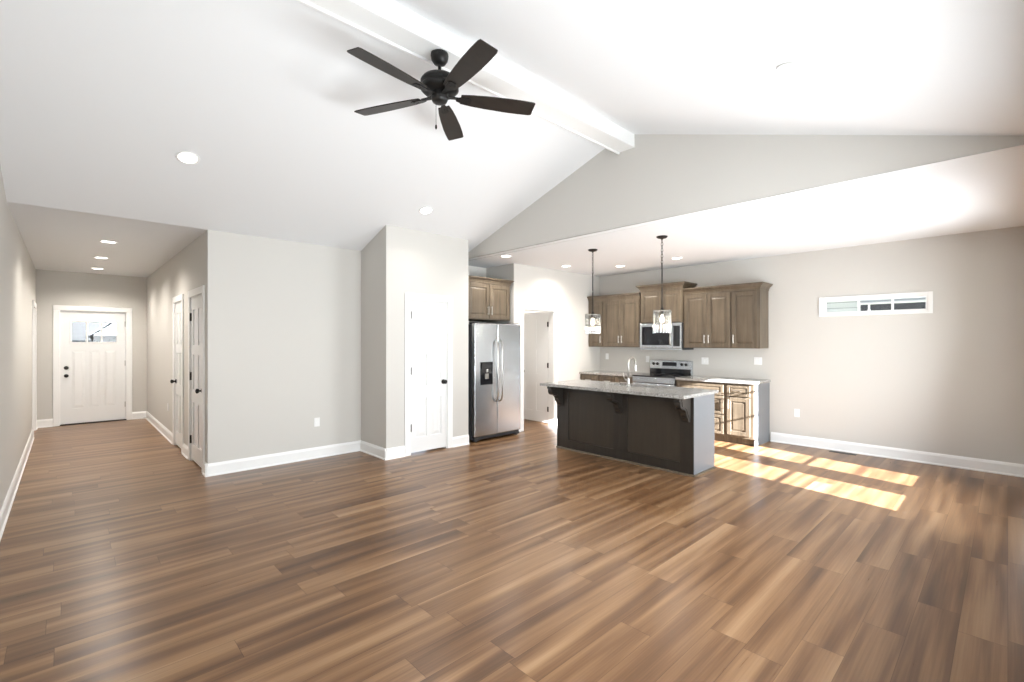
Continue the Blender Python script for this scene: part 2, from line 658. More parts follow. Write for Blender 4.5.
CW = 0.085   # casing width
for nm, lab, runs in [
    ('baseboard_left', 'white baseboard along the long wall by the hallway', [((XL, YN), (XL, LD0 - CW), (1, 0)), ((XL, LD1 + CW), (XL, YF), (1, 0))]),
    ('baseboard_foyer', 'white baseboard beside the front door', [((XL, YF), (FD0 - CW, YF), (0, -1)), ((FD1 + CW, YF), (XC, YF), (0, -1))]),
    ('baseboard_hallway', 'white baseboard along the closet side of the hallway', [((XC, YF), (XC, CD1 + CW), (-1, 0)), ((XC, CD0 - CW), (XC, ND1 + CW), (-1, 0)), ((XC, ND0 - CW), (XC, YO - 0.026), (-1, 0))]),
    ('baseboard_living_room', 'white baseboard under the plain grey wall', [((XC - 0.026, YO), (XP0, YO), (0, -1))]),
    ('baseboard_pantry', 'white baseboard around the pantry closet', [((XP0, YO), (XP0, YP - 0.026), (-1, 0)), ((XP0 - 0.026, YP), (PD0 - CW, YP), (0, -1)), ((PD1 + CW, YP), (XP1, YP), (0, -1))]),
    ('baseboard_kitchen', 'white baseboard along the kitchen wall under the slot window', [((XK, 2.44), (XK, YN), (-1, 0))]),
    ('baseboard_doorway', 'white baseboard beside the refrigerator', [((XA, YD), (OD0 - CW, YD), (0, -1)), ((OD1 + CW, YD), (7.0, YD), (0, -1))]),
]:
    mb = MB()
    for r in runs:
        base_run(mb, *r)
    struct(nm, mb, 'trim', lab, 'baseboard')

# ------------------------------------------------------------------ doors
RZX = -PI / 2      # local front (-y) turned to face -X ; local x runs towards -Y


def casing(parent, W, H, depth_front=0.018, name='door_casing', jamb=0.12):
    mb = MB()
    w = CW
    for x0, x1 in ((-w, 0), (W, W + w)):
        mb.box(x0, x1, -depth_front, 0, 0, H, 0.004)
    mb.box(-w, W + w, -depth_front - 0.001, 0, H, H + w, 0.004)
    # jambs
    mb.box(0.0, 0.012, 0, jamb, 0, H)
    mb.box(W - 0.012, W, 0, jamb, 0, H)
    mb.box(0, W, 0, jamb, H - 0.012, H)
    return mb.build(name, 'trim', parent)


def slab_panels(mb, W, z0, z1, panels, y, th=0.038):
    """door slab x 0..W, front face at y; panels: list of (x0,x1,z0,z1) sunk fields"""
    xsv = sorted({0, W} | {p[0] for p in panels} | {p[1] for p in panels})
    zsv = sorted({z0, z1} | {p[2] for p in panels} | {p[3] for p in panels})
    for i in range(len(xsv) - 1):
        for j in range(len(zsv) - 1):
            cx, cz = (xsv[i] + xsv[i + 1]) / 2, (zsv[j] + zsv[j + 1]) / 2
            if not any(p[0] < cx < p[1] and p[2] < cz < p[3] for p in panels):
                mb.box(xsv[i], xsv[i + 1], y, y + th, zsv[j], zsv[j + 1])
    for p in panels:
        b = 0.012
        mb.box(p[0], p[1], y + 0.012, y + th - 0.004, p[2], p[3])
        m = 0.04
        # raised field with sloped edge
        x0, x1, a0, a1 = p[0] + b, p[1] - b, p[2] + b, p[3] - b
        v = [(x0, y + 0.012, a0), (x1, y + 0.012, a0), (x1, y + 0.012, a1), (x0, y + 0.012, a1)]
        x0, x1, a0, a1 = x0 + m, x1 - m, a0 + m, a1 - m
        if x1 > x0 and a1 > a0:
            v += [(x0, y + 0.004, a0), (x1, y + 0.004, a0), (x1, y + 0.004, a1), (x0, y + 0.004, a1)]
            mb._add(v, [(4, 5, 6, 7), (0, 1, 5, 4), (1, 2, 6, 5), (2, 3, 7, 6), (3, 0, 4, 7)])


def six_panel(mb, W, y, z0=0.024, z1=2.03):
    st, ms = 0.10 * min(1, W / 0.7), 0.09 * min(1, W / 0.7)
    pw = (W - 2 * st - ms) / 2
    ps = []
    for x in (st, st + pw + ms):
        for a, c in ((0.22, 0.74), (0.90, 1.33), (1.45, 1.89)):
            ps.append((x, x + pw, a, c))
    slab_panels(mb, W, z0, z1, ps, y)


def knob(parent, x, y, z, name='door_knob', both=False):
    mb = MB()
    mb.lathe([(0.0, 0), (0.032, 0), (0.032, -0.006), (0.012, -0.012), (0.011, -0.03), (0.022, -0.036), (0.029, -0.05), (0.026, -0.062), (0.012, -0.068), (0, -0.069)], (x, y, z), 20, 'y')
    return mb.build(name, 'black', parent)


def hinge(parent, x, y, z):
    mb = MB()
    mb.box(x - 0.014, x + 0.014, y - 0.004, y + 0.002, z - 0.05, z + 0.05)
    mb.cyl((x, y - 0.010, z - 0.05), (x, y - 0.010, z + 0.05), 0.009, seg=10)
    return mb.build('door_hinge', 'bronze', parent)


# front door (faces the camera down the hallway)
W = FD1 - FD0
D = thing('door_1', 'white front door with three small panes over three tall panels', 'door', (FD0, YF, 0), 0, None, 'structure')
casing(D, W, 2.045)
mb = MB()
g = 0.014
sx0, sx1 = g, W - g
ox = -FD0
lites = [(0.068 + ox, 0.258 + ox), (0.284 + ox, 0.458 + ox), (0.484 + ox, 0.682 + ox)]
pans = [(0.058 + ox, 0.257 + ox, 0.285, 1.335), (0.291 + ox, 0.462 + ox, 0.285, 1.335), (0.503 + ox, 0.682 + ox, 0.285, 1.335)]
LZA, LZB = 1.485, 1.848
xsv = sorted({sx0, sx1} | {v for p in lites for v in p})
y0 = 0.035
mb.box(sx0, sx1, y0, y0 + 0.044, LZB, 2.03)
mb.box(sx0, sx1, y0, y0 + 0.044, 1.40, LZA)
for i in range(len(xsv) - 1):
    cx = (xsv[i] + xsv[i + 1]) / 2
    if not any(a < cx < c for a, c in lites):
        mb.box(xsv[i], xsv[i + 1], y0, y0 + 0.044, LZA, LZB)
slab_panels(mb, W - g, 0.02, 1.40, [p for p in pans], y0, 0.044)
slab = mb.build('door_slab', 'door', D)
mb = MB()
mb.box(lites[0][0] - 0.025, lites[2][1] + 0.025, y0 - 0.008, y0, LZB, LZB + 0.03, 0.003)
mb.box(lites[0][0] - 0.025, lites[2][1] + 0.025, y0 - 0.008, y0, LZA - 0.03, LZA, 0.003)
mb.box(lites[0][0] - 0.025, lites[0][0], y0 - 0.008, y0, LZA, LZB, 0.003)
mb.box(lites[2][1], lites[2][1] + 0.025, y0 - 0.008, y0, LZA, LZB, 0.003)
mb.build('glazing_frame', 'trim', slab)
for a, c in lites:
    MB().box(a, c, y0 + 0.018, y0 + 0.024, LZA, LZB).build('glass_pane', 'tinted', slab)
mb = MB().box(0, W, -0.012, 0.10, 0, 0.018, 0.003)
mb.build('door_sill', 'bronze', D)
knob(D, 0.088 - 0.003, y0, 0.878)
mb = MB().lathe([(0, 0), (0.033, 0), (0.033, -0.008), (0.028, -0.02), (0.01, -0.024), (0, -0.024)], (0.085, y0, 1.02), 20, 'y')
mb.build('deadbolt', 'black', D)
for z in (1.82, 1.08, 0.3):
    o = hinge(D, W - 0.012, y0 - 0.002, z)
    o.data.materials[0] = M['chrome']


def hall_door(name, label, ya, yb, knob_at_start, closed_y=0.004, wall_x=XC, hinges=True):
    """six-panel closet door in a wall that faces -X; local x runs from yb down to ya"""
    W = yb - ya
    D = thing(name, label, 'door', (wall_x, yb, 0), RZX, None, 'structure')
    casing(D, W, 2.045)
    mb = MB(Matrix.Translation((0.014, 0, 0)))
    six_panel(mb, W - 0.028, closed_y)
    s_ = mb.build('door_slab', 'door', D)
    kx = 0.075 if knob_at_start else W - 0.075
    hx = W - 0.012 if knob_at_start else 0.012
    knob(D, kx, closed_y, 0.925)
    if hinges:
        for z in (1.80, 1.06, 0.27):
            hinge(D, hx, closed_y, z)
    return D


hall_door('door_3', 'white closet door in the hallway, the narrower one nearer the front door', CD0, CD1, True)
hall_door('door_4', 'white closet door in the hallway, the wider one at the wall corner', ND0, ND1, False)

# door on the long wall at the foyer (faces +X)
D = thing('door_2', 'white cased door seen edge-on at the foyer end of the long wall', 'door', (XL, LD0, 0), PI / 2, None, 'structure')
W = LD1 - LD0
casing(D, W, 2.045)
mb = MB(Matrix.Translation((0.014, 0, 0)))
six_panel(mb, W - 0.028, 0.01)
mb.build('door_slab', 'door', D)

# pantry door
W = PD1 - PD0
D = thing('door_5', 'white panelled pantry door with black knob and three black hinges', 'door', (PD0, YP, 0), 0, None, 'structure')
casing(D, W, 2.045, jamb=0.1)
mb = MB(Matrix.Translation((0.014, 0, 0)))
six_panel(mb, W - 0.028, 0.008)
mb.build('door_slab', 'door', D)
knob(D, W - 0.06, 0.008, 0.935)
for z in (1.842, 1.105, 0.355):
    hinge(D, 0.012, 0.006, z)

# open door beside the fridge: swung back into the room beyond, hinged on the far jamb
W = OD1 - OD0
D = thing('door_6', 'white door standing open in the kitchen doorway beside the refrigerator', 'door', (OD0, YD, 0), 0, None, 'structure')
casing(D, W, 2.035)
T6 = Matrix.Translation((W + 0.026, T + 0.004, 0)) @ Matrix.Rotation(PI / 2, 4, 'Z')
mb = MB(T6)
six_panel(mb, 0.70, 0.0)
sl6 = mb.build('door_slab', 'door', D)
# both faces carry a knob and the hinges show on the jamb side
mb = MB(T6).lathe([(0.0, 0), (0.032, 0), (0.032, 0.006), (0.012, 0.012), (0.011, 0.03), (0.029, 0.05), (0.012, 0.068), (0, 0.069)], (0.70 - 0.06, 0.038, 0.93), 20, 'y')
mb.build('door_knob', 'black', D)
for z in (1.80, 1.06, 0.27):
    mb = MB(T6).box(0.0, 0.03, 0.036, 0.044, z - 0.045, z + 0.045).cyl((0.0, 0.046, z - 0.045), (0.0, 0.046, z + 0.045), 0.007, seg=10)
    mb.build('door_hinge', 'bronze', D)

# patio door: two tall glazed leaves with grid bars
D = thing('door_7', 'pair of glazed white patio doors on the sunny outside wall', 'door', (SD0, YN, 0), 0, None, 'structure')
W = SD1 - SD0
mb = MB()
mb.box(-CW, 0, 0, 0.018, 0, SDZ)
mb.box(W, W + CW, 0, 0.018, 0, SDZ)
mb.box(-CW, W + CW, 0, 0.018, SDZ, SDZ + CW)
mb.build('door_casing', 'trim', D)
GB, GT, GP = 0.282, 2.01, 0.3456
yc = -0.06
for a, c in ((5.16 - SD0, 5.745 - SD0), (6.17 - SD0, 6.70 - SD0)):
    l0, l1 = (0.01, 0.98) if a < 0.5 else (0.985, W - 0.01)
    mb = MB()
    mb.box(l0, a, yc - 0.02, yc + 0.02, 0.01, SDZ - 0.01)
    mb.box(c, l1, yc - 0.02, yc + 0.02, 0.01, SDZ - 0.01)
    mb.box(a, c, yc - 0.02, yc + 0.02, 0.01, GB)
    mb.box(a, c, yc - 0.02, yc + 0.02, GT, SDZ - 0.01)
    lf = mb.build('door_leaf', 'door', D)
    mb = MB()
    for k in range(1, 5):
        mb.box(a, c, yc - 0.011, yc + 0.011, GB + k * GP - 0.009, GB + k * GP + 0.009)
    mb.build('grid_bars', 'trim', lf)
    MB().box(a, c, yc - 0.003, yc + 0.003, GB, GT).build('glass_pane', 'glass', lf)

# unseen near wall windows, added for fill light; opaque shades stop the sun
for i, (a, c) in enumerate(LW):
    Wn = thing('window_%d' % (i + 2), 'added out-of-view window, white framed, with a closed white shade on the outside wall', 'window', (a, YN, LZ0), 0, 'added shaded windows on the outside wall', 'structure')
    w, h = c - a, LZ1 - LZ0
    mb = MB()
    mb.box(-0.07, 0, 0, 0.016, -0.07, h + 0.07)
    mb.box(w, w + 0.07, 0, 0.016, -0.07, h + 0.07)
    mb.box(0, w, 0, 0.016, h, h + 0.07)
    mb.box(-0.07, w + 0.07, 0, 0.022, -0.07, 0)
    mb.box(0, w, -0.1, -0.07, h / 2 - 0.02, h / 2 + 0.02)
    mb.build('window_frame', 'trim', Wn)
    MB().box(0, w, -0.09, -0.085, 0, h).build('glass_pane', 'glass', Wn)
    MB().box(0.004, w - 0.004, -0.05, -0.044, 0.002, h - 0.002).build('sun_blocking_shade', 'blind', Wn)

# slot window on the kitchen wall (faces -X)
W, H = WY1 - WY0, WZ1 - WZ0
Wn = thing('window_1', 'narrow white slot window of three panes on the kitchen wall', 'window', (XK, WY1, WZ0), RZX, None, 'structure')
mb = MB()
c = 0.046
mb.box(-c, 0, -0.016, 0, -c, H + c, 0.003)
mb.box(W, W + c, -0.016, 0, -c, H + c, 0.003)
mb.box(0, W, -0.016, 0, H, H + c, 0.003)
mb.box(0, W, -0.016, 0, -c, 0, 0.003)
mb.build('window_casing', 'trim', Wn)
mb = MB()
f = 0.022
mb.box(0, f, 0.0, 0.09, 0, H)
mb.box(W - f, W, 0.0, 0.09, 0, H)
mb.box(f, W - f, 0.0, 0.09, H - f * 0.5, H)
mb.box(f, W - f, 0.0, 0.09, 0, f * 0.6)
for x in (WY1 - 1.375, WY1 - 1.019):
    mb.box(x - 0.012, x + 0.012, 0.03, 0.06, 0, H)
mb.build('window_frame', 'trim', Wn)
MB().box(f, W - f, 0.045, 0.05, 0.01, H - 0.01).build('glass_pane', 'glass', Wn)

# ------------------------------------------------------------------ outdoors
mb = MB().box(-30, 40, -40, 45, -0.45, -0.35)
struct('ground', mb, 'lawn', 'winter lawn around the house', 'ground')
mb = MB().box(4.0, 8.0, -3.2, YN - T, -0.3, -0.06, 0.01)
struct('patio_slab', mb, 'concrete', 'concrete patio outside the glazed doors', 'patio')

H1 = thing('neighbouring_house', 'white sided house with a dark window seen through the slot window', 'house', (13.0, 3.5, -0.35))
mb = MB().box(0, 5, -9, 5, 0, 3.05)
mb.build('house_wall', 'siding', H1)
mb = MB().prism([(-0.35, 3.05), (5.35, 3.05), (2.5, 4.4)], 'y', -9.3, 5.3)
mb.build('house_roof', 'roofing', H1)
mb = MB().box(-0.06, 0.02, -3.6, -1.23, 2.51, 2.69)
f_ = mb.build('house_window', 'navy', H1)
mb = MB()
mb.box(-0.075, -0.055, -1.40, -1.36, 2.51, 2.69)
mb.box(-0.07, 0.0, -3.65, -1.19, 2.66, 2.70)
mb.build('window_trim', 'trim', f_)

H2 = thing('house', 'pale sided house across the street seen through the front door panes', 'house', (0, 21.0, -0.35))
mb = MB().box(-5, 5, 0, 4, 0, 4.2)
mb.build('house_wall', 'siding_bright', H2)
mb = MB().prism([(0.52, 2.04), (3.6, 2.04), (3.6, 4.6), (3.45, 4.6), (1.03, 2.47)], 'y', -0.6, 0)
mb.build('porch_gable', 'trim', H2)
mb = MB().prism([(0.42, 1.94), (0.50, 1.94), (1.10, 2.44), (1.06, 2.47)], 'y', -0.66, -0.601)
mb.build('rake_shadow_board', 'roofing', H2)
mb = MB().box(-5, 5, -0.7, -0.62, 1.80, 1.875)
mb.build('porch_rail', 'roofing', H2)

# ------------------------------------------------------------------ cabinets (local: x along the front, -y towards the viewer)


def bar_pull(parent, x, y, z, ln=0.13, vert=True, r=0.006):
    mb = MB()
    o = 0.028
    if vert:
        a, c = (x, y - o, z - ln / 2), (x, y - o, z + ln / 2)
        posts = [(x, z - ln * 0.36), (x, z + ln * 0.36)]
    else:
        a, c = (x - ln / 2, y - o, z), (x + ln / 2, y - o, z)
        posts = [(x - ln * 0.36, z), (x + ln * 0.36, z)]
    mb.cyl(a, c, r, seg=10)
    for px, pz in posts:
        mb.cyl((px, y, pz), (px, y - o, pz), r * 0.8, seg=8)
    return mb.build('handle', 'chrome', parent)


def cab_front(parent, name, x0, x1, z0, z1, y, mat, stile=0.058, th=0.02):
    """framed front with a sunk raised panel"""
    mb = MB()
    s_ = min(stile, (x1 - x0) * 0.3, (z1 - z0) * 0.3)
    for a in ((x0, x0 + s_, z0, z1), (x1 - s_, x1, z0, z1), (x0 + s_, x1 - s_, z0, z0 + s_), (x0 + s_, x1 - s_, z1 - s_, z1)):
        mb.box(a[0], a[1], y - th, y, a[2], a[3], 0.002, 1)
    a0, a1, b0, b1 = x0 + s_, x1 - s_, z0 + s_, z1 - s_
    mb.box(a0, a1, y - th + 0.011, y, b0, b1)
    k = min(0.03, (a1 - a0) * .2, (b1 - b0) * .2)
    v = [(a0 + .004, y - th + .011, b0 + .004), (a1 - .004, y - th + .011, b0 + .004), (a1 - .004, y - th + .011, b1 - .004), (a0 + .004, y - th + .011, b1 - .004),
         (a0 + k, y - th + .004, b0 + k), (a1 - k, y - th + .004, b0 + k), (a1 - k, y - th + .004, b1 - k), (a0 + k, y - th + .004, b1 - k)]
    mb._add(v, [(4, 5, 6, 7), (0, 1, 5, 4), (1, 2, 6, 5), (2, 3, 7, 6), (3, 0, 4, 7)])
    return mb.build(name, mat, parent)


def crown(parent, W, D, z0, h, over, left, right, mat='cab'):
    """crown moulding: cove stepping outward, on the front and (if asked) on the ends"""
    mb = MB()

    def rect(o):
        return (-o if left else 0, W + o if right else W, -o, D)
    mb.frustum(rect(0.006), z0, rect(0.008), z0 + h * 0.22)
    mb.frustum(rect(0.008), z0 + h * 0.22, rect(over * 0.35), z0 + h * 0.5)
    mb.frustum(rect(over * 0.35), z0 + h * 0.5, rect(over * 0.92), z0 + h * 0.82)
    mb.frustum(rect(over), z0 + h * 0.82, rect(over), z0 + h)
    return mb.build('crown_moulding', mat, parent)


def upper(label, ytop, W, xf, z0, z1, doors, D, crown_spec, group, pulls):
    """wall cabinet facing -X; ytop = the end nearest the doorway"""
    t = thing('wall_cabinet', label, 'cabinet', (xf, ytop, 0), RZX, group)
    mb = MB().box(0, W, 0, D, z0, z1)
    mb.build('cabinet_body', 'cab', t)
    for (a, c), p in zip(doors, pulls):
        d_ = cab_front(t, 'cabinet_door', a, c, z0 + 0.012, z1 - 0.012, -0.001, 'cab')
        if p is not None:
            bar_pull(d_, a + 0.03 if p == 'a' else c - 0.03, -0.021, z0 + 0.14)
    if crown_spec:
        crown(t, W, D, z1, *crown_spec)
    return t


XU = 7.30
DU = XK - XU
GU = 'wall cabinets above the kitchen counter'
ZU0, ZU1 = 1.39, 2.25
upper('single-door brown wall cabinet in the corner by the doorway', 5.555, 0.345, XU, ZU0, ZU1, [(0.02, 0.33)], DU, (0.1, 0.05, False, False), GU, 'c')
upper('double-door brown wall cabinet between the corner cabinet and the microwave', 5.21, 0.775, XU, ZU0, ZU1, [(0.015, 0.385), (0.39, 0.76)], DU, (0.1, 0.05, False, False), GU, 'ca')
upper('raised brown wall cabinet directly above the microwave', 4.40, 0.762, 7.265, 1.81, 2.345, [(0.02, 0.378), (0.384, 0.742)], XK - 7.265, (0.115, 0.065, True, True), GU, (None, None))
upper('double-door brown wall cabinet just past the microwave, towards the window', 3.636, 0.755, XU, ZU0, ZU1, [(0.025, 0.39), (0.395, 0.745)], DU, (0.1, 0.06, False, False), GU, 'ca')
upper('single-door brown wall cabinet at the window end of the row', 2.88, 0.405, XU, ZU0, ZU1, [(0.015, 0.385)], DU, (0.1, 0.06, False, True), GU, 'a')

# cabinet above the refrigerator (faces -Y)
t = thing('wall_cabinet', 'two-door brown cabinet above the refrigerator', 'cabinet', (4.30, YD - 0.01, 0), 0, None)
MB().box(0, 0.915, 0, 0.62, 1.83, 2.39).build('cabinet_body', 'cab', t)
for (a, c), p in zip(((0.03, 0.455), (0.46, 0.885)), 'ca'):
    d_ = cab_front(t, 'cabinet_door', a, c, 1.845, 2.375, -0.001, 'cab')
    bar_pull(d_, a + 0.03 if p == 'a' else c - 0.03, -0.021, 1.97)
crown(t, 0.915, 0.62, 2.39, 0.085, 0.05, False, True)

# base cabinets
XB = 7.05
DB = XK - XB - 0.004
ZB = 0.885


def base_cab(label, ytop, W, layout, group, end=False):
    t = thing('base_cabinet', label, 'cabinet', (XB, ytop, 0), RZX, group)
    mb = MB().box(0, W, 0, DB, 0.1, ZB)
    mb.box(0.0, W, 0.07, DB, 0.0, 0.1)
    mb.build('cabinet_body', 'cab', t)
    for kind, a, c, z0, z1, pull in layout:
        f_ = cab_front(t, 'drawer' if kind == 'drawer' else 'cabinet_door', a, c, z0, z1, -0.001, 'cab', 0.04 if kind == 'drawer' else 0.058)
        if kind == 'drawer':
            bar_pull(f_, (a + c) / 2, -0.021, (z0 + z1) / 2, 0.13, False)
        else:
            bar_pull(f_, a + 0.03 if pull == 'a' else c - 0.03, -0.021, z1 - 0.1)
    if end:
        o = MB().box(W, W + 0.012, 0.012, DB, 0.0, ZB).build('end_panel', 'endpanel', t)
        o['label'] = 'end panel with daylight painted in as pale grey'
    return t


GBc = 'base cabinets along the kitchen wall'
base_cab('brown corner base cabinet by the open doorway', 5.555, 0.45, [('drawer', 0.02, 0.40, 0.70, 0.865, None), ('door', 0.02, 0.40, 0.125, 0.685, 'c')], GBc)
base_cab('brown base cabinet between the corner and the range', 5.10, 0.69, [('drawer', 0.015, 0.34, 0.70, 0.865, None), ('drawer', 0.35, 0.675, 0.70, 0.865, None), ('door', 0.015, 0.34, 0.125, 0.685, 'c'), ('door', 0.35, 0.675, 0.125, 0.685, 'a')], GBc)
base_cab('brown base cabinet of three stacked drawers beside the range', 3.633, 0.775, [('drawer', 0.02, 0.745, 0.70, 0.86, None), ('drawer', 0.02, 0.745, 0.42, 0.685, None), ('drawer', 0.02, 0.745, 0.125, 0.405, None)], GBc)
base_cab('brown base cabinet with one drawer over one door at the window end', 2.856, 0.385, [('drawer', 0.02, 0.34, 0.70, 0.86, None), ('door', 0.02, 0.34, 0.135, 0.68, 'a')], GBc, True)

mb = MB().box(7.01, XK - 0.001, 4.412, YD - 0.001, ZB, 0.92, 0.004)
tag(mb.build('countertop', 'granite'), 'speckled granite countertop in the corner between doorway and range', 'countertop')
mb = MB().box(7.01, XK - 0.001, 2.44, 3.632, ZB, 0.92, 0.004)
tag(mb.build('countertop', 'granite'), 'speckled granite countertop between the range and the window end', 'countertop')

# ------------------------------------------------------------------ range
t = thing('range', 'stainless steel electric range with black glass cooktop', 'stove', (7.02, 4.405, 0), RZX)
W = 0.765
MB().box(0.002, W - 0.002, 0.03, 0.62, 0.06, 0.9).box(0.03, W - 0.03, 0.08, 0.6, 0, 0.06).build('body', 'darksteel', t)
d_ = MB().box(0.004, W - 0.004, -0.015, 0.03, 0.25, 0.80, 0.006).build('oven_door', 'steel', t)
MB().box(0.13, W - 0.13, -0.018, -0.01, 0.36, 0.66).build('oven_window', 'blackglass', d_)
mb = MB().cyl((0.05, -0.06, 0.765), (W - 0.05, -0.06, 0.765), 0.013, seg=14)
for x in (0.09, W - 0.09):
    mb.cyl((x, -0.015, 0.765), (x, -0.06, 0.765), 0.009, seg=10)
mb.build('handle', 'steel', d_)
MB().box(0.004, W - 0.004, -0.012, 0.03, 0.07, 0.24, 0.006).build('storage_drawer', 'steel', t)
MB().box(0.002, W - 0.002, -0.012, 0.03, 0.81, 0.905, 0.004).build('front_trim', 'steel', t)
ct = MB().box(0.0, W, -0.018, 0.56, 0.905, 0.925, 0.004).build('cooktop', 'blackglass', t)
for x, y, r in ((0.2, 0.14, 0.1), (0.56, 0.14, 0.08), (0.2, 0.4, 0.075), (0.56, 0.4, 0.1)):
    mb = MB()
    pts = [(x + r * math.cos(2 * PI * k / 28), y + r * math.sin(2 * PI * k / 28), 0.9255) for k in range(28)]
    mb.tube(pts, 0.0012, 5, True)
    mb.build('burner_ring', 'darksteel', ct)
bg = MB().box(0.0, W, 0.555, 0.632, 0.925, 1.165, 0.006).build('backguard', 'steel', t)
MB().box(0.004, W - 0.004, 0.551, 0.556, 0.927, 1.02).build('lower_panel', 'blackglass', bg)
MB().box(0.245, 0.505, 0.550, 0.556, 1.068, 1.135).build('display', 'blackglass', bg)
for x in (0.075, 0.15, 0.60, 0.675):
    MB().lathe([(0, 0), (0.027, 0), (0.025, -0.008), (0.020, -0.022), (0.0, -0.024)], (x, 0.555, 1.10), 18, 'y').build('knob', 'black', bg)

# ------------------------------------------------------------------ microwave
t = thing('microwave', 'stainless steel microwave mounted above the range', 'microwave', (7.24, 4.405, 1.355), RZX)
W, Hm = 0.768, 0.445
MB().box(0, W, 0.02, XK - 7.24 - 0.002, 0.0, Hm).build('body', 'darksteel', t)
d_ = MB().box(0.003, 0.615, -0.008, 0.02, 0.025, Hm - 0.004, 0.005).build('door', 'steel', t)
MB().box(0.045, 0.565, -0.011, -0.004, 0.075, Hm - 0.055, 0.004).build('window', 'blackglass', d_)
hp = [(0.592, -0.012, 0.06), (0.592, -0.05, 0.10), (0.592, -0.058, 0.2), (0.592, -0.058, 0.27), (0.592, -0.05, 0.36), (0.592, -0.012, 0.40)]
MB().tube(hp, 0.013, 10).build('handle', 'chrome', d_)
cp = MB().box(0.617, W - 0.003, -0.008, 0.02, 0.025, Hm - 0.004, 0.005).build('control_panel', 'steel', t)
MB().box(0.625, W - 0.03, -0.011, -0.004, 0.06, Hm - 0.05).build('keypad', 'blackglass', cp)
mb = MB().box(0.0, W, 0.0, 0.03, 0.0, 0.022)
for k in range(18):
    mb.box(0.04 + k * 0.04, 0.065 + k * 0.04, -0.003, 0.0, 0.007, 0.013)
mb.build('vent_strip', 'steel', t)

# ------------------------------------------------------------------ refrigerator (faces -Y)
t = thing('refrigerator', 'stainless steel side-by-side refrigerator with black water dispenser', 'refrigerator', (4.345, 5.385, 0), 0)
W, Hf = 0.958, 1.765
MB().box(0.003, W - 0.018, 0.085, 0.80, 0.03, Hf - 0.015, 0.005).build('body', 'darksteel', t)
xm = 0.452
fd = MB().box(0.003, xm - 0.003, 0.0, 0.075, 0.08, Hf, 0.012, 3).build('freezer_door', 'steel', t)
rd = MB().box(xm + 0.003, W - 0.003, 0.0, 0.075, 0.08, Hf, 0.012, 3).build('refrigerator_door', 'steel', t)
for d_, x in ((fd, xm - 0.045), (rd, xm + 0.045)):
    pts = [(x, 0.0, 0.58), (x, -0.045, 0.615), (x, -0.06, 0.70), (x, -0.066, 1.05), (x, -0.06, 1.40), (x, -0.045, 1.485), (x, 0.0, 1.52)]
    MB().tube(pts, 0.014, 12).build('handle', 'chrome', d_)
dp = MB()
x0, x1, z0, z1 = 0.115, 0.352, 0.845, 1.185
for a in ((x0, x0 + 0.018, z0, z1), (x1 - 0.018, x1, z0, z1), (x0, x1, z0, z0 + 0.018), (x0, x1, z1 - 0.1, z1)):
    dp.box(a[0], a[1], -0.006, 0.004, a[2], a[3])
dp.box(x0, x1, -0.001, 0.002, z0, z1)
dp = dp.build('water_dispenser', 'blackglass', fd)
mb = MB().box(0.20, 0.27, -0.012, -0.001, 0.93, 1.01, 0.004).box(0.22, 0.25, -0.018, -0.001, 1.03, 1.075, 0.004)
mb.build('dispenser_lever', 'chrome', dp)
mb = MB().box(0.02, W - 0.02, 0.03, 0.085, 0.03, 0.078)
for k in range(6):
    mb.box(0.12, W - 0.12, 0.026, 0.032, 0.034 + k * 0.007, 0.0375 + k * 0.007)
mb.build('base_grille', 'darksteel', t)
for x in (0.06, W - 0.06):
    MB().box(x - 0.045, x + 0.045, 0.015, 0.085, 0.015, 0.05, 0.006).cyl((x, 0.05, 0), (x, 0.05, 0.03), 0.018, seg=12).build('roller_foot', 'darksteel', t)
for x in (0.06, W - 0.06):
    MB().box(x - 0.035, x + 0.035, 0.03, 0.16, Hf - 0.012, Hf + 0.015, 0.004).build('hinge_cover', 'darksteel', t)

# ------------------------------------------------------------------ island
XI0, XI1, YI0, YI1 = 5.03, 5.56, 2.39, 4.375
t = thing('kitchen_island', 'dark stained kitchen island with two wide panels and scrolled corbels', 'kitchen island', (XI0, YI1, 0), RZX)
W, Dp = YI1 - YI0, XI1 - XI0
hx0, hx1 = YI1 - 3.72, YI1 - 3.0      # sink space left open in the carcass
mb = MB().box(0.02, W - 0.02, 0.02, Dp, 0.0, 0.66)
mb.box(0.02, hx0, 0.02, Dp, 0.66, ZB)
mb.box(hx1, W - 0.02, 0.02, Dp, 0.66, ZB)
mb.box(hx0, hx1, 0.02, 0.2, 0.66, ZB)
mb.build('body', 'island', t)
mb = MB()
zt = ZB
for a in ((0, 0.20, 0, zt), (0.935, 1.135, 0, zt), (W - 0.16, W, 0, zt), (0.20, 0.935, 0, 0.13), (1.135, W - 0.16, 0, 0.13), (0.20, 0.935, 0.80, zt), (1.135, W - 0.16, 0.80, zt)):
    mb.box(a[0], a[1], 0.0, 0.02, a[2], a[3])
mb.build('panel_frame', 'island', t)
for a, c in ((0.20, 0.935), (1.135, W - 0.16)):
    MB().box(a, c, 0.012, 0.0215, 0.13, 0.80).build('back_panel', 'island_panel', t)
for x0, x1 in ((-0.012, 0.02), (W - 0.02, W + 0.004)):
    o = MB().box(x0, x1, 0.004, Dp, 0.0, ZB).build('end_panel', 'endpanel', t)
    o['label'] = 'end panel with daylight painted in as pale grey'
prof = [(0, 0), (-0.255, 0), (-0.255, -0.035), (-0.235, -0.045), (-0.238, -0.075), (-0.222, -0.108), (-0.19, -0.125), (-0.15, -0.132), (-0.118, -0.15), (-0.098, -0.178), (-0.092, -0.205), (-0.075, -0.225), (-0.06, -0.24), (-0.055, -0.262), (-0.035, -0.285), (0, -0.29)]
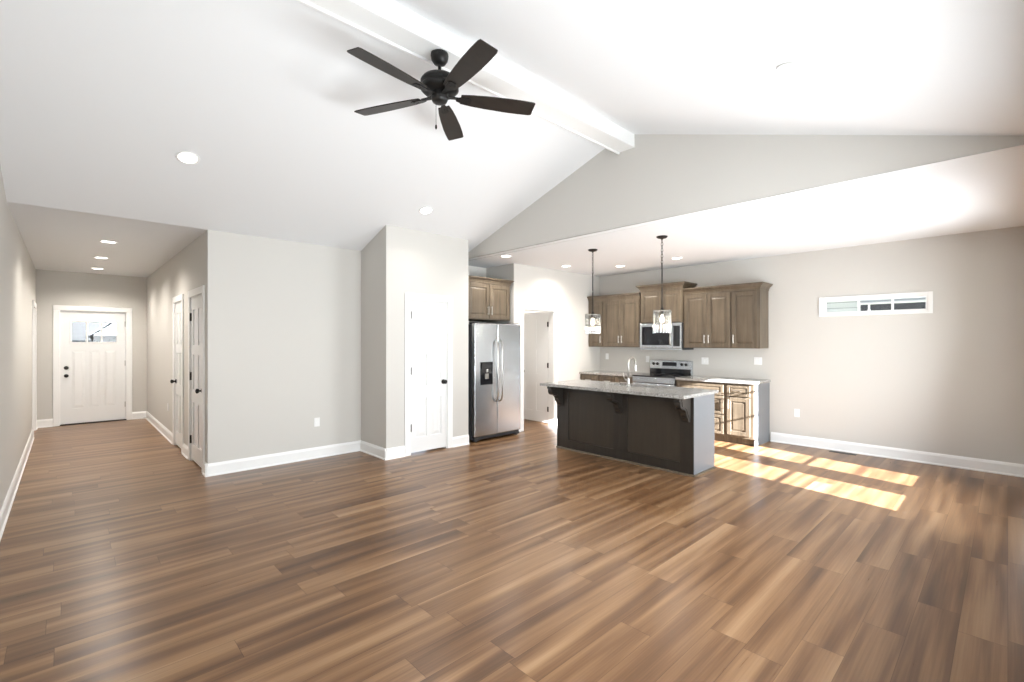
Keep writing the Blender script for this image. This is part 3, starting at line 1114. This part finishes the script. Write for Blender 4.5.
for x in (0.035, 1.0, W - 0.105):
    mb = MB().prism([(p[0], ZB + p[1]) for p in prof], 'x', x, x + 0.07)
    mb.prism([(p[0] * 0.8 - 0.01, ZB + p[1] * 0.8 - 0.012) for p in prof], 'x', x - 0.006, x + 0.076)
    mb.build('corbel', 'island', t)
mb = MB().prism([(0, 0), (-0.018, 0), (-0.016, 0.012), (-0.006, 0.02), (0, 0.02)], 'x', -0.012, W + 0.02)
mb.box(W + 0.004, W + 0.02, 0, Dp, 0, 0.018)
mb.build('shoe_moulding', 'cab', t)
for a, c, p in ((0.03, 0.48, 'c'), (0.49, 0.94, 'a'), (1.06, 1.50, 'c'), (1.51, 1.95, 'a')):
    mb = MB(Matrix.Translation((W, Dp, 0)) @ Matrix.Rotation(PI, 4, 'Z'))
    mb.box(W - c, W - a, -0.02, 0.0, 0.12, 0.86, 0.003)
    mb.build('cabinet_door', 'island', t)

# island top with a sink opening
CX0, CX1, CY0, CY1 = 4.73, 5.60, 2.355, 4.435
SX0, SX1, SY0, SY1 = 5.27, 5.53, 3.02, 3.70
mb = MB()
mb.box(CX0, SX0, CY0, CY1, ZB, 0.92)
mb.box(SX1, CX1, CY0, CY1, ZB, 0.92)
mb.box(SX0, SX1, CY0, SY0, ZB, 0.92)
mb.box(SX0, SX1, SY1, CY1, ZB, 0.92)
tag(mb.build('island_countertop', 'granite'), 'speckled granite top of the island with sink and faucet', 'countertop')
t = thing('kitchen_sink', 'stainless undermount sink set into the island top', 'sink', (SX0 + 0.002, SY0 + 0.002, 0.70))
w, h = SX1 - SX0 - 0.004, SY1 - SY0 - 0.004
mb = MB()
mb.box(0.0, w, 0, h, 0.0, 0.004)
for a in ((0, 0.004, 0, h), (w - 0.004, w, 0, h), (0, w, 0, 0.004), (0, w, h - 0.004, h)):
    mb.box(a[0], a[1], a[2], a[3], 0, 0.195)
mb.build('basin', 'steel', t)
MB().lathe([(0, 0.0055), (0.03, 0.0055), (0.04, 0.008), (0.042, 0.0045)], (w / 2, h / 2, 0), 20).build('drain', 'chrome', t)
t = thing('kitchen_faucet', 'tall arched nickel faucet on the island', 'faucet', (5.20, 3.33, 0.92))
MB().lathe([(0, 0.0), (0.03, 0.0), (0.03, 0.008), (0.02, 0.02), (0.017, 0.06), (0.017, 0.10), (0.013, 0.11), (0, 0.11)], seg=20).build('base', 'chrome', t)
pts = [(0, 0, 0.10), (0, 0, 0.24)]
for k in range(13):
    a = PI * k / 12 * 1.06
    pts.append((0.085 - 0.085 * math.cos(a), 0, 0.28 + 0.085 * math.sin(a)))
MB().tube(pts, 0.0115, 12).build('spout', 'chrome', t)
e = Vector(pts[-1])
MB().cyl(e, e + Vector((-0.004, 0, -0.07)), 0.015, 0.016, 14).build('spray_head', 'chrome', t)
MB().cyl((0, 0, 0.075), (0, 0.045, 0.085), 0.010, 0.010, 12).tube([(0, 0.045, 0.085), (-0.01, 0.06, 0.12), (-0.02, 0.065, 0.175)], 0.006, 8).build('lever', 'chrome', t)

# ------------------------------------------------------------------ pendant lights
PENDR = []


def make_pendant(label, x, y):
    t = thing('pendant_light', label, 'pendant light', (x, y, ZK), 0, 'crystal pendants over the island')
    MB().lathe([(0, 0), (0.066, 0), (0.066, -0.008), (0.05, -0.022), (0.012, -0.03), (0.008, -0.045), (0, -0.045)]).build('canopy', 'bronze', t)
    z = -0.04
    k = 0
    mb = MB()
    while z > -0.30:
        pts = []
        for i in range(12):
            a = 2 * PI * i / 12
            u, v = 0.012 * math.cos(a), 0.022 * math.sin(a)
            pts.append((u, 0, z - 0.019 + v) if k % 2 == 0 else (0, u, z - 0.019 + v))
        mb.tube(pts, 0.0034, 6, True)
        z -= 0.036
        k += 1
    mb.build('chain', 'bronze', t)
    for z0, z1 in ((z - 0.005, z - 0.24), (z - 0.27, -0.865)):
        mb = MB().cyl((0, 0, z0), (0, 0, z1), 0.0075, seg=10)
        for zz in (z0, z1):
            pts = [(0.010 * math.cos(2 * PI * i / 12), 0, zz - 0.0 + 0.012 * math.sin(2 * PI * i / 12)) for i in range(12)]
            mb.tube(pts, 0.003, 6, True)
        mb.build('rod', 'bronze', t)
    MB().lathe([(0, -0.86), (0.016, -0.865), (0.022, -0.89), (0.022, -0.94), (0.018, -0.95), (0, -0.95)]).build('lamp_socket', 'bronze', t)
    sh = MB()
    pts = [(0.087 * math.cos(2 * PI * i / 32), 0.087 * math.sin(2 * PI * i / 32), -1.135) for i in range(32)]
    sh.tube(pts, 0.003, 6, True)
    sh.build('lower_ring', 'chrome', t)
    sh = MB()
    pts = [(0.087 * math.cos(2 * PI * i / 32), 0.087 * math.sin(2 * PI * i / 32), -0.905) for i in range(32)]
    sh.tube(pts, 0.004, 6, True)
    for i in range(3):
        a = 2 * PI * i / 3
        sh.cyl((0.02 * math.cos(a), 0.02 * math.sin(a), -0.905), (0.092 * math.cos(a), 0.092 * math.sin(a), -0.905), 0.003, seg=6)
    sh = sh.build('upper_ring', 'chrome', t)
    for i in range(18):
        a = 2 * PI * i / 18
        MB().cyl((0.098 * math.cos(a), 0.098 * math.sin(a), -0.895), (0.098 * math.cos(a), 0.098 * math.sin(a), -1.17), 0.0095, seg=8).build('crystal_rod', 'crystal', sh)
    MB().lathe([(0, -0.95), (0.013, -0.952), (0.015, -0.965), (0.03, -1.0), (0.03, -1.02), (0.018, -1.045), (0, -1.05)]).build('bulb', 'bulb', t)
    d = bpy.data.lights.new('pendant_bulb_light', 'POINT')
    d.energy = 2.5
    d.color = (1.0, 0.85, 0.65)
    d.shadow_soft_size = 0.03
    o = bpy.data.objects.new('pendant_bulb_light', d)
    o.location = (0, 0, -1.09)
    o.parent = t
    COL.objects.link(o)
    return t


p0 = make_pendant('crystal pendant light over the doorway end of the island', 5.31, 3.97)
p1 = copy_tree(p0)
p1.location = (5.25, 2.89, ZK)
p1['label'] = 'crystal pendant light over the window end of the island, in front of the microwave'

# ------------------------------------------------------------------ ceiling fan
FX, FY, FZ = 1.987, 2.868, 3.605
t = thing('ceiling_fan', 'black five-blade ceiling fan hanging from the white ridge beam', 'ceiling fan', (FX, FY, FZ), 0)
MB().lathe([(0, 0), (0.063, 0), (0.065, -0.016), (0.060, -0.046), (0.042, -0.072), (0.02, -0.08), (0, -0.08)]).build('canopy', 'black', t)
MB().cyl((0, 0, -0.09), (0, 0, -0.16), 0.012, seg=14).lathe([(0.012, -0.125), (0.026, -0.135), (0.03, -0.16), (0.012, -0.165)]).build('downrod', 'black', t)
MB().lathe([(0, -0.15), (0.05, -0.152), (0.09, -0.165), (0.125, -0.185), (0.139, -0.205), (0.139, -0.22), (0.132, -0.225), (0.132, -0.24), (0.139, -0.245), (0.139, -0.262), (0.118, -0.282), (0.07, -0.29), (0, -0.29)], seg=40).build('motor_housing', 'black', t)
sw = MB().lathe([(0, -0.28), (0.06, -0.284), (0.063, -0.29), (0.058, -0.298), (0.06, -0.302), (0.06, -0.335), (0.052, -0.352), (0.03, -0.360), (0, -0.362)], seg=30).build('switch_housing', 'black', t)
pc = MB().cyl((-0.035, -0.005, -0.34), (-0.035, -0.005, -0.53), 0.0016, seg=6).build('pull_chain', 'bronze', t)
MB().lathe([(0, -0.53), (0.005, -0.532), (0.008, -0.548), (0.006, -0.562), (0, -0.565)], (-0.035, -0.005, 0), 12).build('pull_knob', 'black', pc)
for k in range(5):
    R = Matrix.Rotation(math.radians(43.7 + 72 * k), 4, 'Z')
    zb = -0.312
    pitch = Matrix.Translation((0, 0, zb)) @ Matrix.Rotation(math.radians(-12), 4, 'X')
    # blade outline (x outward)
    up = [(0.155, 0.044), (0.24, 0.057), (0.35, 0.066), (0.50, 0.073), (0.62, 0.073), (0.70, 0.069), (0.718, 0.062)]
    lo = [(x, -y) for x, y in reversed(up)]
    mb = MB(R @ pitch)
    mb.prism(up + lo, 'z', -0.004, 0.004)
    bl = mb.build('blade', 'blade', t)
    mb = MB(R)
    mb.prism([(0.06, 0.018), (0.15, 0.012), (0.15, -0.012), (0.06, -0.018)], 'z', zb - 0.002, zb + 0.006)
    mb.T = R @ pitch
    mb.prism([(0.12, 0.014), (0.16, 0.030), (0.215, 0.032), (0.235, 0.018), (0.235, -0.018), (0.215, -0.032), (0.16, -0.030), (0.12, -0.014)], 'z', -0.010, -0.004)
    for px, py in ((0.205, 0.020), (0.205, -0.020), (0.18, 0.0)):
        mb.cyl((px, py, -0.013), (px, py, -0.009), 0.006, seg=8)
    mb.build('blade_iron', 'black', bl)

# ------------------------------------------------------------------ recessed downlights


def make_downlight(power):
    t = thing('recessed_downlight', '', 'downlight', (0, 0, 0))
    MB().lathe([(0.068, 0.0), (0.088, 0.0), (0.090, -0.004), (0.086, -0.007), (0.072, -0.005), (0.068, 0.0)], seg=32).build('trim_ring', 'plastic', t)
    MB().lathe([(0, -0.003), (0.07, -0.003)], seg=32).build('lens', 'led', t)
    d = bpy.data.lights.new('downlight_lamp', 'SPOT')
    d.energy = power
    d.color = (1.0, 0.94, 0.86)
    d.spot_size = math.radians(152)
    d.spot_blend = 0.8
    d.shadow_soft_size = 0.06
    o = bpy.data.objects.new('downlight_lamp', d)
    o.location = (0, 0, -0.02)
    o.parent = t
    COL.objects.link(o)
    return t


dl0 = make_downlight(34)
room_lamp = [c for c in dl0.children if c.type == 'LIGHT'][0].data
first = True
aL, aR = math.atan(SL), math.atan(SR)
for x, y, z, rx, lab, grp in [
    (0.378, 7.69, ZE, 0, 'round downlight in the hallway ceiling closest to the living room', 'downlights in the hallway ceiling'),
    (0.376, 9.23, ZE, 0, 'middle round downlight of the hallway ceiling row', 'downlights in the hallway ceiling'),
    (0.385, 10.66, ZE, 0, 'round downlight in the hallway ceiling nearest to the front door', 'downlights in the hallway ceiling'),
    (0.776, 4.966, zr(4.966), -aL, 'round downlight on the vaulted ceiling slope towards the hallway', 'downlights in the vaulted ceiling'),
    (3.232, 4.958, zr(4.958), -aL, 'round downlight on the vaulted ceiling slope above the pantry door', 'downlights in the vaulted ceiling'),
    (3.162, 0.886, zr(0.886), aR, 'round downlight on the vaulted ceiling slope beyond the ridge beam, by itself', 'downlights in the vaulted ceiling'),
    (4.766, 5.158, ZK, 0, 'round kitchen downlight in front of the cabinet above the refrigerator', 'downlights in the kitchen ceiling'),
    (6.139, 5.147, ZK, 0, 'round kitchen downlight in front of the open doorway', 'downlights in the kitchen ceiling'),
    (6.802, 4.518, ZK, 0, 'round kitchen downlight in front of the double cabinet between doorway and microwave', 'downlights in the kitchen ceiling'),
    (6.78, 3.483, ZK, 0, 'round kitchen downlight in front of the cabinets just past the microwave', 'downlights in the kitchen ceiling'),
]:
    o = dl0 if first else copy_tree(dl0)
    first = False
    o.location = (x, y, z - 0.001)
    o.rotation_euler = (rx, 0, 0)
    o['label'] = lab
    o['group'] = grp
    lamp = [c for c in o.children if c.type == 'LIGHT'][0]
    lamp.data = room_lamp
    if z == ZE:
        lamp.data = bpy.data.lights['hall_lamp'] if 'hall_lamp' in bpy.data.lights else lamp.data.copy()
        lamp.data.name = 'hall_lamp'
        lamp.data.energy = 125
    elif z == ZK:
        lamp.data = bpy.data.lights['kitchen_lamp'] if 'kitchen_lamp' in bpy.data.lights else lamp.data.copy()
        lamp.data.name = 'kitchen_lamp'
        lamp.data.energy = 70

# ------------------------------------------------------------------ outlets, switches, vent, door stop


def plate(name, label, cat, loc, rz, kind, group=None, gangs=1):
    t = thing(name, label, cat, loc, rz, group)
    w = 0.035 + 0.023 * (gangs - 1)
    pl = MB().box(-w, w, -0.006, 0, -0.057, 0.057, 0.003).build('cover_plate', 'plastic', t)
    for g_ in range(gangs):
        cx = (g_ - (gangs - 1) / 2) * 0.046
        if kind == 'outlet':
            for dz in (-0.02, 0.02):
                MB().box(cx - 0.017, cx + 0.017, -0.009, -0.005, dz - 0.014, dz + 0.014, 0.003).build('socket', 'plastic', pl)
        else:
            MB().box(cx - 0.016, cx + 0.016, -0.010, -0.005, -0.033, 0.033, 0.003).build('rocker', 'plastic', pl)
    return t


plate('wall_outlet', 'white outlet on the plain grey wall between hallway and pantry', 'outlet', (2.333, YO, 0.46), 0, 'outlet')
plate('wall_outlet', 'white outlet low on the kitchen wall below the slot window', 'outlet', (XK, 2.096, 0.46), RZX, 'outlet')
plate('wall_outlet', 'white outlet low on the hallway wall near the front door', 'outlet', (XC, 8.88, 0.484), RZX, 'outlet')
plate('wall_outlet', 'white outlet above the counter in the kitchen corner', 'outlet', (XK, 5.38, 1.20), RZX, 'outlet')
plate('wall_outlet', 'white outlet above the counter partly behind the range', 'outlet', (XK, 4.50, 1.17), RZX, 'outlet')
plate('light_switch', 'white switch plate above the counter just past the range', 'switch', (XK, 3.444, 1.17), RZX, 'switch', None, 2)
plate('light_switch', 'white switch plate above the window end of the counter', 'switch', (XK, 2.623, 1.195), RZX, 'switch', None, 2)

t = thing('floor_vent', 'dark metal floor vent beside the kitchen wall baseboard', 'vent', (7.50, 1.37, 0.0))
mb = MB().box(0, 0.1, 0, 0.3, 0.0, 0.003)
mb.build('vent_frame', 'bronze', t)
mb = MB()
for k in range(14):
    mb.box(0.015, 0.085, 0.015 + k * 0.02, 0.025 + k * 0.02, 0.003, 0.005)
mb.build('grille', 'slot', t)

t = thing('door_stop', 'small white-tipped spring door stop on the foyer baseboard', 'door stop', (XC - BT, 11.22, 0.055), 0)
mb = MB().cyl((0, 0, 0), (-0.008, 0, 0), 0.012, seg=12)
mb.tube([(-0.008 - 0.06 * i / 60, 0.006 * math.cos(i * 0.9), 0.006 * math.sin(i * 0.9)) for i in range(61)], 0.0016, 5)
mb.build('spring', 'chrome', t)
MB().cyl((-0.066, 0, 0), (-0.082, 0, 0), 0.009, seg=12).build('rubber_tip', 'plastic', t)
